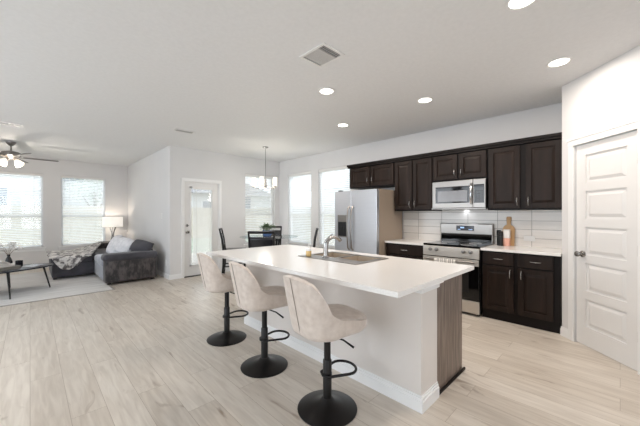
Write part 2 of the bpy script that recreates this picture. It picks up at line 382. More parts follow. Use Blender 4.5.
window(3, 3.75, 4.63, .60, 2.33, WNook); blind(3.75, 4.63, .605, 2.33, WNook, 'white slatted blind behind the lit chandelier, beside the patio door', tilt=-36)
window(4, 5.165, 6.06, .60, 2.37, WKit); blind(5.165, 6.06, .605, 2.37, WKit, 'white slatted blind just right of the corner by the dining table', tilt=-36)
window(5, 3.96, 4.92, .60, 2.37, WKit); blind(3.96, 4.92, .605, 2.37, WKit, 'white slatted blind partly hidden behind the refrigerator', tilt=-36)

ML = Matrix(((0, -1, 0, -3.06), (1, 0, 0, 0), (0, 0, 1, 0), (0, 0, 0, 1))); MR = Matrix(((1, 0, 0, 0), (0, -1, 0, -3.06), (0, 0, 1, 0), (0, 0, 0, 1)))
for k, (a, b) in enumerate(LW): window(6+k, a, b, .45, 2.45, ML)  # invented windows, added to admit the left fill lamp
for k, (a, b) in enumerate(RW): window(9+k, a, b, .45, 2.45, MR)  # invented windows, added to admit the rear fill lamp
# patio door
r = st(empty('door_1', (0, 0, 0)))
f = MB(); Y = 6.42
for a in ((2.245, 2.305, 0, 2.10), (3.075, 3.135, 0, 2.10)): f.box(a[0], a[1], Y-.018, Y-.001, a[2], a[3], bev=.004)
f.box(2.245, 3.135, Y-.02, Y-.001, 2.035, 2.10, bev=.004); f.box(2.302, 2.32, Y, Y+.13, 0, 2.04); f.box(3.06, 3.078, Y, Y+.13, 0, 2.04); f.box(2.32, 3.06, Y, Y+.13, 2.022, 2.04)
st(f.build('door_casing', 'trim', r))
f = MB(); x0, x1, a, b = 2.323, 3.057, 2.46, 2.925
f.box(x0, a, Y+.02, Y+.062, .02, 2.02); f.box(b, x1, Y+.02, Y+.062, .02, 2.02); f.box(a, b, Y+.02, Y+.062, .02, .25); f.box(a, b, Y+.02, Y+.062, 1.90, 2.02)
for q in ((a-.03, a+.005, .22, 1.93), (b-.005, b+.03, .22, 1.93), (a-.03, b+.03, .22, .255), (a-.03, b+.03, 1.895, 1.93)): f.box(q[0], q[1], Y+.006, Y+.021, q[2], q[3], bev=.003)
st(f.build('door_leaf', 'door', r))
st(B(a, b, Y+.045, Y+.048, .25, 1.90).build('door_pane', 'glass', r))
st(B(2.30, 3.08, Y-.01, Y+.14, 0, .018).build('door_threshold', 'ventshade_sill', r))
R90 = Matrix.Rotation(PI/2, 4, 'X')
def knob(z, x, round_=True):
    m_ = Matrix.Translation((x, Y+.02, z)) @ R90
    pr = [(0, 0), (.03, 0), (.03, .008), (.012, .012), (.012, .035), (.022, .045), (.029, .058), (.024, .07), (0, .075)] if round_ else [(0, 0), (.03, 0), (.03, .014), (.02, .018), (.02, .026), (0, .028)]
    return MB().lathe(pr, mx=m_, seg=20)
st(knob(.955, 2.375).build('door_knob', 'nickel', r, 40)); st(knob(1.10, 2.375, False).build('deadbolt', 'nickel', r, 40))
blind(2.465, 2.92, .27, 1.93, MY(6.42), 'narrow white slatted blind on the glass of the patio door', y=-.012, slat=.022, pitch=.020, tilt=34)

# pantry door: casing, five panel leaf
r = st(empty('door_2', (0, 0, 0)))
f = MB()
for q in ((.10, .165, 0, 2.11), (.795, .86, 0, 2.11)): f.box(q[0], q[1], -.018, -.001, q[2], q[3], bev=.004, mx=DM)
f.box(.10, .86, -.02, -.001, 2.045, 2.11, bev=.004, mx=DM); f.box(.09, .87, -.026, -.001, 2.105, 2.118, mx=DM)
st(f.build('door_casing', 'trim', r))
f = MB(); a, b = .172, .789; pa, pb = a+.105, b-.105; t0, t1 = .012, .05
f.box(a, pa, t0, t1, .012, 2.04, mx=DM); f.box(pb, b, t0, t1, .012, 2.04, mx=DM)
n = 5; zb, zt = .20, 1.93; rail = .085; ph = (zt-zb-rail*(n-1))/n; z = .012
edges = []
for i in range(n):
    p0 = zb+i*(ph+rail); f.box(pa, pb, t0, t1, z, p0, mx=DM); z = p0+ph; edges.append((p0, z))
    f.box(pa, pb, t0+.014, t1, p0, z, mx=DM)
    t = bmesh.new(); q0, q1, s0, s1 = pa+.018, pb-.018, p0+.018, z-.018; d = .03
    o_ = [t.verts.new(c) for c in ((q0, t0+.014, s0), (q1, t0+.014, s0), (q1, t0+.014, s1), (q0, t0+.014, s1))]
    i_ = [t.verts.new(c) for c in ((q0+d, t0+.002, s0+d), (q1-d, t0+.002, s0+d), (q1-d, t0+.002, s1-d), (q0+d, t0+.002, s1-d))]
    t.faces.new(i_)
    for k in range(4): t.faces.new((o_[k], o_[(k+1) % 4], i_[(k+1) % 4], i_[k]))
    f._merge(t, DM)
f.box(pa, pb, t0, t1, z, 2.04, mx=DM)
st(f.build('door_leaf', 'door', r))
f = MB()
for z in (.30, 1.02, 1.80): f.tube([DM @ Vector((.792, .004, z-.045)), DM @ Vector((.792, .004, z+.045))], .009, 8); f.box(.772, .795, .008, .0135, z-.045, z+.045, mx=DM)
st(f.build('door_hinge', 'nickel', r))
f = MB().lathe([(0, 0), (.032, 0), (.032, .008), (.012, .012), (.012, .035), (.022, .045), (.029, .058), (.024, .07), (0, .075)], mx=DM @ Matrix.Translation((.25, .012, .93)) @ R90, seg=20)
st(f.build('door_knob', 'nickel', r, 40))

# ------------------------------------------------------------------ outdoors
st(B(-14, 30, 10.24, 40, -.3, -.12).box(4.92, 30, -10, 10.24, -.3, -.12).box(2.17, 4.92, 6.56, 10.24, -.3, -.12).build('lawn', 'lawn'))
def fence(name, p0, p1, label):
    p0, p1 = Vector(p0), Vector(p1); L_ = (p1-p0).length; an = math.atan2(p1.y-p0.y, p1.x-p0.x)
    r = empty(name, (p0.x, p0.y, -.12), an, label, 'fence'); m_ = MB(); x = 0
    while x < L_: m_.box(x, x+.138, 0, .02, .05, 1.85+.012*random.random()); x += .142
    m_.build('fence_boards', 'fence', r)
    MB().box(0, L_, .02, .06, .3, .39).box(0, L_, .02, .06, 1.5, 1.59).build('fence_rail', 'fence', r)
fence('wooden_fence', (-12, 17.5), (14, 17.5), 'pale wooden privacy fence across the lawn behind the patio door')
fence('wooden_fence', (9.5, 15), (9.5, -2), 'pale wooden privacy fence outside the kitchen side windows')
def house(x0, x1, y0, y1, h, label, face, wins):
    r = empty('neighbouring_house', ((x0+x1)/2, (y0+y1)/2, -.12), 0, label, 'house'); cx, cy = (x0+x1)/2, (y0+y1)/2
    B(x0-cx, x1-cx, y0-cy, y1-cy, 0, h).build('house_wall', 'brick', r)
    t = MB(); a, b, c, d = x0-cx-.5, x1-cx+.5, y0-cy-.5, y1-cy+.5
    tb = bmesh.new(); v = [tb.verts.new(p) for p in ((a, c, h), (b, c, h), (b, d, h), (a, d, h), (a+3, 0, h+2.2), (b-3, 0, h+2.2))]
    for q in ((0, 1, 5, 4), (1, 2, 5), (2, 3, 4, 5), (3, 0, 4), (3, 2, 1, 0)): tb.faces.new([v[i] for i in q])
    t._merge(tb); t.build('roof', 'roof', r)
    for (u, z, ww, hh) in wins:
        if face == 'y': f = MB().box(u-cx-ww/2, u-cx+ww/2, y0-cy-.05, y0-cy+.01, z, z+hh); p = MB().box(u-cx-ww/2+.08, u-cx+ww/2-.08, y0-cy-.07, y0-cy-.05, z+.08, z+hh-.08)
        else: f = MB().box(x0-cx-.05, x0-cx+.01, u-cy-ww/2, u-cy+ww/2, z, z+hh); p = MB().box(x0-cx-.07, x0-cx-.05, u-cy-ww/2+.08, u-cy+ww/2-.08, z+.08, z+hh-.08)
        o = f.build('house_window', 'trim', r); p.build('pane', 'exglass', o)
house(-8, 3.0, 20.5, 29, 5.2, 'pale brick house seen through the living room windows', 'y', [(-1.35, .8, 1.3, 2.0), (1.6, 3.1, 1.1, 1.2), (-4, 1., 1.2, 1.6)])
house(5.0, 15.0, 21.5, 29, 3.0, 'pale brick house seen through the patio door glass', 'y', [(7.6, 1.0, 1.3, 1.5), (9.6, 1.0, 1.3, 1.5), (12.5, 1.4, 1.2, 1.6)])
house(13.0, 21.0, 2, 14, 3.0, 'pale brick house seen through the side windows', 'x', [(8, .9, 1.3, 1.5), (11, .9, 1.3, 1.5)])
r = empty('garden_tree', (2.35, 18.8, -.12), 0, 'leafy pale green tree outside the living room window behind the sofa', 'tree')
MB().tube([(0, 0, 0), (.05, 0, 1.2), (0, .05, 2.6)], [.11, .09, .05], 8).tube([(.03, 0, 1.5), (.5, .1, 2.3), (.7, .1, 2.8)], [.05, .03, .02], 6).tube([(.03, 0, 1.4), (-.5, -.1, 2.4)], [.05, .02], 6).build('trunk', 'bark', r, 40)
f = MB()
for i in range(1500):
    th, ph_, rr = random.random()*2*PI, math.acos(2*random.random()-1), random.random()**.4
    c = Vector((1.25*rr*math.sin(ph_)*math.cos(th), 1.1*rr*math.sin(ph_)*math.sin(th), 2.9+1.0*rr*math.cos(ph_)))
    t = bmesh.new(); d = .06; R_ = Matrix.Rotation(random.random()*PI, 3, (random.random(), random.random(), .3+random.random()))
    t.faces.new([t.verts.new(c+R_ @ Vector(q)*d) for q in ((-1, 0, 0), (0, -.6, 0), (1, 0, 0), (0, .6, 0))]); f._merge(t)
f.build('foliage', 'crown', r)

# ------------------------------------------------------------------ kitchen cabinets
def handle_bar(mb, p0, p1, out=(-1, 0, 0)):
    p0, p1, o_ = Vector(p0), Vector(p1), Vector(out); n = 8
    pts = [p0+(p1-p0)*(i/n)+o_*(.006+.024*math.sin(PI*i/n)**.6) for i in range(n+1)]; pts[0] = p0; pts[-1] = p1
    return mb.tube(pts, [.006]+[.0055]*(n-1)+[.006], 8)
def cab_door(parent, xf, y0, y1, z0, z1, hy=None, hz=None, horiz=False, name='door', panel=True):
    """framed door whose face looks -X at x=xf"""
    m_ = MB(); fw = .058 if panel and (z1-z0) > .3 else .0; th = .02
    if fw:
        m_.box(xf, xf+th, y0, y0+fw, z0, z1, bev=.002); m_.box(xf, xf+th, y1-fw, y1, z0, z1, bev=.002)
        m_.box(xf, xf+th, y0+fw, y1-fw, z0, z0+fw, bev=.002); m_.box(xf, xf+th, y0+fw, y1-fw, z1-fw, z1, bev=.002)
        m_.box(xf+.013, xf+th, y0+fw, y1-fw, z0+fw, z1-fw)
        t = bmesh.new(); q0, q1, s0, s1 = y0+fw+.004, y1-fw-.004, z0+fw+.004, z1-fw-.004; d = .03
        o_ = [t.verts.new(c) for c in ((xf+.013, q0, s0), (xf+.013, q1, s0), (xf+.013, q1, s1), (xf+.013, q0, s1))]
        i_ = [t.verts.new(c) for c in ((xf+.005, q0+d, s0+d), (xf+.005, q1-d, s0+d), (xf+.005, q1-d, s1-d), (xf+.005, q0+d, s1-d))]
        t.faces.new(i_)
        for k in range(4): t.faces.new((o_[k], o_[(k+1) % 4], i_[(k+1) % 4], i_[k]))
        bmesh.ops.recalc_face_normals(t, faces=t.faces[:]); m_._merge(t)
    else:
        m_.box(xf, xf+th, y0, y1, z0, z1, bev=.005)
    d_ = m_.build(name, 'espresso', parent)
    if hy is not None:
        h_ = MB()
        if horiz: handle_bar(h_, (xf, hy-.055, hz), (xf, hy+.055, hz))
        else: handle_bar(h_, (xf, hy, hz-.055), (xf, hy, hz+.055))
        h_.build('handle', 'nickel', d_, 50)
    return d_
def upper(name, y0, y1, z0, z1, doors, label, hz=None):
    r = empty(name, (4.44, (y0+y1)/2, z0), 0, label, 'cabinet'); X, Yc = 4.44, (y0+y1)/2
    MB().box(0, .338, y0-Yc, y1-Yc, 0, z1-z0).build('cabinet_body', 'espresso_dk', r)
    for (a, b, hy) in doors: cab_door(r, -.021, a-Yc, b-Yc, .022, z1-z0-.012, hy-Yc, (hz-z0) if hz else .085)
    return r
UT = 2.22
upper('wall_cabinet', 2.700, 3.690, 1.83, UT, [(2.712, 3.182, 3.145), (3.208, 3.678, 3.245)], 'short dark two-door cabinet over the refrigerator', 1.96)
upper('wall_cabinet', 2.030, 2.695, 1.39, UT, [(2.040, 2.350, 2.318), (2.372, 2.683, 2.404)], 'tall dark two-door cabinet between refrigerator and microwave', 1.50)
upper('wall_cabinet', 1.268, 2.026, 1.825, UT, [(1.278, 1.632, 1.600), (1.660, 2.016, 1.692)], 'short dark two-door cabinet above the microwave', 1.94)
upper('wall_cabinet', .462, 1.262, 1.39, UT, [(.480, .828, .800), (.890, 1.246, .918)], 'widest tall dark cabinet beside the pantry corner', 1.50)
st(MB().box(4.40, 4.778, .452, 3.71, 2.221, 2.245).box(4.385, 4.778, .452, 3.725, 2.245, 2.285, bev=.006).build('trim_1', 'espresso_dk'))

CT = .90
def lower(name, y0, y1, cols, label):
    r = empty(name, (4.19, (y0+y1)/2, 0), 0, label, 'cabinet'); Yc = (y0+y1)/2
    MB().box(0, .588, y0-Yc, y1-Yc, .10, .868).build('cabinet_body', 'espresso_dk', r)
    MB().box(.02, .588, y0-Yc, y1-Yc, 0, .10).build('plinth', 'espresso_dk', r)
    for (a, b, hs) in cols:
        cab_door(r, -.021, a-Yc, b-Yc, .70, .85, (a+b)/2-Yc, .775, True, 'drawer')
        cab_door(r, -.021, a-Yc, b-Yc, .125, .685, (a+.035 if hs < 0 else b-.035)-Yc, .60)
    return r
lower('base_cabinet', .458, 1.262, [(.525, .860, 1), (.905, 1.245, -1)], 'dark two-door base cabinet with two drawers beside the pantry')
lower('base_cabinet', 2.040, 2.700, [(2.055, 2.685, 1)], 'dark base cabinet between range and refrigerator')
tag(B(4.145, 4.778, .453, 1.266, .869, CT, bev=.003).build('countertop', 'quartz'), 'short white quartz worktop right of the range', 'countertop')
tag(B(4.145, 4.778, 2.038, 2.708, .869, CT, bev=.003).build('countertop', 'quartz'), 'short white quartz worktop between range and refrigerator', 'countertop')
st(B(4.768, 4.779, .451, 2.72, CT+.001, 1.389).box(4.768, 4.779, 1.268, 2.026, 1.389, 1.42).box(4.768, 4.779, 1.27, 2.035, .5, CT+.001).build('trim_2', 'tile'))

# microwave
r = empty('microwave', (4.40, 1.645, 1.42), 0, 'stainless over-the-range microwave with black window', 'microwave')
mw = lambda y: y-1.645
MB().box(0, .365, mw(1.268), mw(2.008), 0, .40).build('case', 'plastic_dk', r)
d = MB().box(-.03, 0, mw(1.43), mw(2.006), .006, .396, bev=.004).build('door', 'steel', r)
MB().box(-.034, -.03, mw(1.475), mw(1.955), .075, .315, bev=.001).build('door_surround', 'blackgloss', d)
MB().box(-.036, -.034, mw(1.50), mw(1.92), .095, .255, bev=.001).build('window', 'micglass', d)
MB().tube([(-.03, mw(1.445), .06), (-.065, mw(1.445), .075), (-.068, mw(1.445), .2), (-.065, mw(1.445), .325), (-.03, mw(1.445), .34)], .013, 10).build('handle', 'chrome', d, 50)
c = MB().box(-.03, 0, mw(1.27), mw(1.428), .006, .396, bev=.004).build('control_panel', 'steel', r)
MB().box(-.034, -.03, mw(1.285), mw(1.415), .07, .325, bev=.001).build('keypad', 'blackgloss', c)
for i in range(3):
    for j in range(5): B(-.0352, -.034, mw(1.297+i*.04), mw(1.317+i*.04), .09+j*.034, .102+j*.034).build('key', 'keygrey', c)
B(-.0352, -.034, mw(1.300), mw(1.40), .28, .305).build('key_display', 'display', c)
MB().box(-.025, .33, mw(1.27), mw(2.02), -.012, 0).build('underside', 'steel', r)
for yy in (1.45, 1.85): MB().box(.03, .10, mw(yy-.05), mw(yy+.05), -.016, -.012).build('task_lamp', 'white', r)

l = bpy.data.lights.new('task_lamp_light', 'AREA'); l.shape = 'RECTANGLE'; l.size = .5; l.size_y = .06; l.energy = .7; l.color = (.88, .93, 1)
o = bpy.data.objects.new('task_lamp_light', l); COL.objects.link(o); o.parent = r; o.location = (.2, 0, -.022)
# range
r = empty('range', (4.15, 1.652, 0), 0, 'stainless electric range with black glass cooktop', 'range'); g = lambda y: y-1.652
MB().box(.0, .60, g(1.272), g(2.032), .03, .885).build('oven_body', 'plastic_dk', r)
for yy in (1.30, 2.0):
    for xx in (.05, .55): MB().lathe([(0, 0), (.02, 0), (.02, .03), (0, .03)], c=(xx, g(yy), 0), seg=10).build('foot', 'plastic_dk', r)
ck = MB().box(-.012, .565, g(1.270), g(2.034), .885, .912, bev=.003).build('cooktop', 'blackgloss', r)
for (xx, yy, rr) in ((.15, 1.46, .10), (.15, 1.84, .08), (.42, 1.46, .08), (.42, 1.84, .10)):
    MB().tube([(xx+rr*math.cos(2*PI*i/28), g(yy)+rr*math.sin(2*PI*i/28), .9125) for i in range(28)], .0015, 4, closed=True).build('burner_ring', 'ventgrey', ck)
cp = MB().box(-.03, 0, g(1.272), g(2.032), .745, .884, bev=.006).build('control_panel', 'steel_warm', r)
for yy in (1.375, 1.465, 1.83, 1.92):
    MB().lathe([(0, 0), (.026, 0), (.026, .008), (.02, .012), (.018, .03), (0, .032)], mx=Matrix.Translation((-.03, g(yy), .835)) @ Matrix.Rotation(-PI/2, 4, 'Y'), seg=18).build('knob', 'steel', cp, 40)
od = MB().box(-.03, 0, g(1.274), g(2.03), .205, .738, bev=.005).build('oven_door', 'blackgloss', r)
MB().box(-.034, -.03, g(1.276), g(2.028), .655, .736, bev=.002).build('door_top_rail', 'steel_warm', od)
MB().box(-.033, -.03, g(1.40), g(1.90), .30, .56, bev=.001).build('oven_window', 'plastic_dk', od)
hp = MB().tube([(-.075, g(1.31), .705), (-.075, g(1.99), .705)], .012, 12)
for yy in (1.34, 1.96): hp.tube([(-.03, g(yy), .70), (-.075, g(yy), .705)], .009, 8)
hp.build('handle', 'steel', od, 50)
MB().box(-.03, 0, g(1.274), g(2.03), .035, .195, bev=.006).build('storage_drawer', 'steel_warm', r)
bgd = MB().box(.565, .615, g(1.272), g(2.032), .885, 1.195, bev=.012).build('backguard', 'steel', r)
MB().box(.556, .5655, g(1.29), g(2.014), .914, 1.04, bev=.003).build('backguard_vent', 'blackgloss', bgd)
dp = MB().box(.560, .566, g(1.525), g(1.78), 1.085, 1.16, bev=.002).build('display', 'display', bgd)
MB().box(.5592, .560, g(1.665), g(1.72), 1.122, 1.14).box(.5592, .560, g(1.55), g(1.60), 1.10, 1.106).box(.5592, .560, g(1.72), g(1.76), 1.10, 1.106).build('clock_digits', 'digits', dp)
# towel on the handle
def tw(u, v):
    a = 1.545+u*.29; s = v*2-1
    if s < 0: x = -.0925+4.15-.004*math.sin(u*20); z = .712-.34*(-s)
    else: x = 4.0575+.008; z = .712
    ang = v*PI
    if v < .5: return (4.055-.003*math.sin(u*22)*(1-2*v), a, .715-.30*(1-2*v))
    return (4.055+.04*min(1, (v-.5)*6), a, .721-.24*max(0, (v-.55)/.45))
tl = MB().surf(tw, 30, 24).build('dish_towel', ['towel', 'towelgrey']); md = tl.modifiers.new('s', 'SOLIDIFY'); md.thickness = .004; md.offset = 1
for p in tl.data.polygons:
    c = p.center
    if c.x < 4.075 and int((c.y-1.545)/.0105) % 5 in (1, 3) and 1.58 < c.y < 1.80: p.material_index = 1
tag(tl, 'white and grey striped dish towel over the oven handle', 'towel')

# refrigerator
r = empty('refrigerator', (4.02, 3.175, 0), 0, 'stainless side-by-side refrigerator with ice and water dispenser', 'refrigerator'); g = lambda y: y-3.175
MB().box(0, .72, g(2.722), g(3.63), .03, 1.745, bev=.004).build('cabinet_body', 'fridge_side', r)
MB().box(-.01, .70, g(2.75), g(3.60), 0, .03).build('base_grille', 'plastic_dk', r)
dr = MB().box(-.078, -.006, g(2.722), g(3.242), .06, 1.74, bev=.008).build('refrigerator_door', 'steel_door', r)
dl = MB().box(-.078, -.006, g(3.250), g(3.63), .06, 1.74, bev=.008).build('freezer_door', 'steel_door', r)
for d_, yy in ((dr, 3.205), (dl, 3.287)):
    MB().tube([(-.078, g(yy), .72), (-.12, g(yy), .76), (-.135, g(yy), .95), (-.138, g(yy), 1.1), (-.135, g(yy), 1.25), (-.12, g(yy), 1.43), (-.078, g(yy), 1.47)], .013, 10).build('handle', 'steel', d_, 50)
dd = MB().box(-.083, -.078, g(3.335), g(3.555), .93, 1.32, bev=.002).build('dispenser', 'steel', dl)
MB().box(-.086, -.083, g(3.35), g(3.54), .95, 1.20, bev=.001).build('dispenser_recess', 'dispenser', dl)
MB().box(-.10, -.086, g(3.40), g(3.43), 1.02, 1.12, bev=.002).box(-.10, -.086, g(3.46), g(3.49), 1.02, 1.12, bev=.002).build('dispenser_paddle', 'plastic_dk', dl)
MB().box(.0, .07, g(2.74), g(2.80), 1.745, 1.765).box(.0, .07, g(3.55), g(3.61), 1.745, 1.765).build('hinge_cover', 'plastic_dk', r)

# things on the right worktop
r = empty('cutting_board', (4.735, 1.085, CT), 0, 'paddle-shaped maple cutting board leaning on the tiles', 'cutting board')
pts = [(-.07, 0), (.07, 0), (.073, .20)]
for i in range(9):
    a = i/8*PI/2; pts.append((.024+.049*math.cos(a), .21+.08*math.sin(a)*.9))
pts += [(.024, .30), (.03, .385), (.022, .40), (-.022, .40), (-.03, .385), (-.024, .30)]
for i in range(8, -1, -1):
    a = i/8*PI/2; pts.append((-.024-.049*math.cos(a), .21+.08*math.sin(a)*.9))
pts.append((-.073, .20))
lean = Matrix.Rotation(math.radians(4), 4, 'Y') @ Matrix(((0, 0, 1, 0), (1, 0, 0, 0), (0, 1, 0, 0), (0, 0, 0, 1)))
MB().prism(pts, -.018, -.002, mx=lean, bev=.003).build('board', 'board', r)
r = empty('candle_jar', (4.665, 1.09, CT), 0, 'white and pink jar in front of the cutting board', 'jar')
MB().box(-.03, .03, -.037, .037, 0, .105, bev=.006).build('jar_body', 'pink', r, 40)
MB().box(-.03, .03, -.037, .037, .106, .225, bev=.006).build('jar_sleeve', 'paper', r, 40)
def grinder(x, y, h, label):
    r = empty('spice_grinder', (x, y, CT), 0, label, 'spice grinder', None)
    MB().lathe([(0, 0), (.026, 0), (.027, .01), (.026, h*.62), (0, h*.62)], seg=18).build('grinder_body', 'plastic_dk', r, 40)
    MB().lathe([(0, h*.63), (.028, h*.63), (.028, h*.95), (.022, h), (0, h)], seg=18).build('grinder_cap', 'blackmetal', r, 40)
grinder(4.66, 1.185, .215, 'black spice grinder next to the range backguard')
grinder(4.62, 1.152, .20, 'black spice grinder between its taller twin and the pink jar')
tag(B(4.759, 4.7675, .79, .915, .975, 1.045, bev=.002).build('outlet_plate', 'white'), 'white outlet plate on the tile backsplash over the right worktop', 'outlet')

# ------------------------------------------------------------------ island
r = empty('kitchen_island', (2.0, 2.1, 0), 0, 'white and wood kitchen island with panelled end', 'kitchen island'); ox, oy = 2.0, 2.1
ib = lambda mb, x0, x1, y0, y1, z0, z1, **k: mb.box(x0-ox, x1-ox, y0-oy, y1-oy, z0, z1, **k)
ib(MB(), 1.88, 2.125, .94, 3.20, 0, .868).build('half_wall', 'island', r)
m_ = MB(); ib(m_, 2.126, 2.615, .957, 3.18, .0, .66); ib(m_, 2.126, 2.615, .957, 1.50, .66, .868); ib(m_, 2.126, 2.615, 2.36, 3.18, .66, .868); ib(m_, 2.47, 2.615, 1.5, 2.36, .66, .868); m_.build('cabinet_body', 'espresso_dk', r)
ib(MB(), 2.127, 2.625, .945, .957, 0, .868).build('end_panel', 'endpanel_glare', r)['label'] = 'espresso wood end panel with glare painted into its colour'
ib(MB(), 2.118, 2.665, .93, .945, 0, .022, bev=.004).build('shoe_moulding', 'espresso_dk', r)
m_ = MB()
for (h0, h1, t) in ((0, .075, .018), (.075, .095, .012), (.095, .108, .006)):
    ib(m_, 1.88-t, 2.125, .94-t, .94, h0, h1); ib(m_, 1.88-t, 1.88, .94, 3.20, h0, h1); ib(m_, 1.88-t, 2.125, 3.20, 3.20+t, h0, h1)
m_.build('baseboard', 'trim', r)
m_ = MB()
for (h0, h1, t) in ((.80, .835, .014), (.835, .868, .035)):
    ib(m_, 1.88-t, 2.125+t, .94-t, .94, h0, h1); ib(m_, 1.88-t, 1.88, .94, 3.20, h0, h1); ib(m_, 1.88-t, 2.125, 3.20, 3.20+t, h0, h1)
m_.build('top_moulding', 'trim', r)
cx0, cx1, cy0, cy1 = 1.447, 2.655, .858, 3.345; hx0, hx1, hy0, hy1 = 2.13, 2.455, 1.60, 2.31
m_ = MB(); t = bmesh.new()
for z, flip in ((.869, 0), (CT, 1)):
    o_ = [t.verts.new(c) for c in ((cx0, cy0, z), (cx1, cy0, z), (cx1, cy1, z), (cx0, cy1, z))]; i_ = [t.verts.new(c) for c in ((hx0, hy0, z), (hx1, hy0, z), (hx1, hy1, z), (hx0, hy1, z))]
    for k in range(4): t.faces.new((o_[k], o_[(k+1) % 4], i_[(k+1) % 4], i_[k]))
    if flip: up_o, up_i = o_, i_
    else: lo_o, lo_i = o_, i_
for k in range(4): t.faces.new((lo_o[k], lo_o[(k+1) % 4], up_o[(k+1) % 4], up_o[k])); t.faces.new((lo_i[k], lo_i[(k+1) % 4], up_i[(k+1) % 4], up_i[k]))
bmesh.ops.recalc_face_normals(t, faces=t.faces[:])
bmesh.ops.bevel(t, geom=[e for e in t.edges if all(v.co.z > .89 for v in e.verts) and any(v.co.x in (cx0, cx1) or v.co.y in (cy0, cy1) for v in e.verts) and e.calc_face_angle(0) > 1], offset=.003, segments=2, affect='EDGES')
m_._merge(t); tag(m_.build('countertop', 'quartz'), 'large white quartz slab covering the kitchen island', 'countertop')

# sink
r = empty('sink', (2.22, 1.95, CT), 0, 'double-bowl stainless sink set into the island', 'sink')
m_ = MB(); sx0, sx1, sy0, sy1 = 1.975-2.22, 2.485-2.22, 1.575-1.95, 2.335-1.95
bowls = ((-.075, .225, -.325, -.02), (-.075, .225, .02, .335))
m_.box(sx0, bowls[0][0], sy0, sy1, .0008, .006, bev=.0015); m_.box(bowls[0][1], sx1, sy0, sy1, .0008, .006, bev=.0015)
m_.box(bowls[0][0], bowls[0][1], sy0, bowls[0][2], .0008, .006); m_.box(bowls[0][0], bowls[0][1], bowls[1][3], sy1, .0008, .006); m_.box(bowls[0][0], bowls[0][1], bowls[0][3], bowls[1][2], -.004, .006)
m_.build('rim', 'steel', r)
for (a, b, c, d) in bowls:
    m_ = MB(); z0 = -.18; q = .004
    m_.box(a, b, c, d, z0, z0+q); m_.box(a, a+q, c, d, z0, 0); m_.box(b-q, b, c, d, z0, 0); m_.box(a, b, c, c+q, z0, 0); m_.box(a, b, d-q, d, z0, 0)
    o = m_.build('bowl', 'sink', r)
    MB().lathe([(0, .001), (.038, .001), (.042, .004), (.03, .002), (.03, -.002)], c=((a+b)/2, (c+d)/2, z0+q), seg=20).build('drain', 'chrome', o, 40)
r = empty('faucet', (2.075, 2.03, CT+.006), 0, 'brushed chrome single-lever faucet behind the sink', 'faucet')
MB().lathe([(0, 0), (.034, 0), (.034, .008), (.026, .016), (.022, .10), (.024, .14), (.019, .155), (0, .16)], seg=20).build('body', 'nickel', r, 40)
sp_ = [(0, 0, .10)]+[(.10-.10*math.cos(a)+.0, 0, .115+.085*math.sin(a)) for a in [i/10*PI*.86 for i in range(0, 11)]]
sp_ = [(.012, 0, .12)]+[(.105-.088*math.cos(a), -.01*i, .135+.062*math.sin(a)) for i, a in enumerate([j/8*PI*.9 for j in range(9)])]
MB().tube([(p[0], p[1]*.3, p[2]) for p in sp_], [.018]+[.0155]*6+[.017, .018, .019], 12).build('spout', 'nickel', r, 50)
MB().tube([(0, 0, .155), (.004, -.01, .175), (.02, -.03, .205), (.045, -.05, .232)], [.014, .012, .008, .007], 10).build('lever', 'nickel', r, 50)
r = empty('soap_bottle', (2.02, 2.22, CT+.006), 0, 'small clear soap bottle with amber liquid beside the faucet', 'soap bottle')
MB().lathe([(0, 0), (.026, 0), (.028, .01), (.028, .055), (0, .055)], seg=18).build('liquid', 'amber', r, 40)
MB().lathe([(.028, .056), (.028, .075), (.012, .09), (0, .09)], seg=18).build('bottle', 'white', r, 40)
MB().lathe([(0, .09), (.010, .09), (.010, .105), (.004, .107), (.004, .12), (0, .12)], seg=10).tube([(0, 0, .118), (.028, -.01, .116)], .004, 6).build('pump', 'white', r, 40)

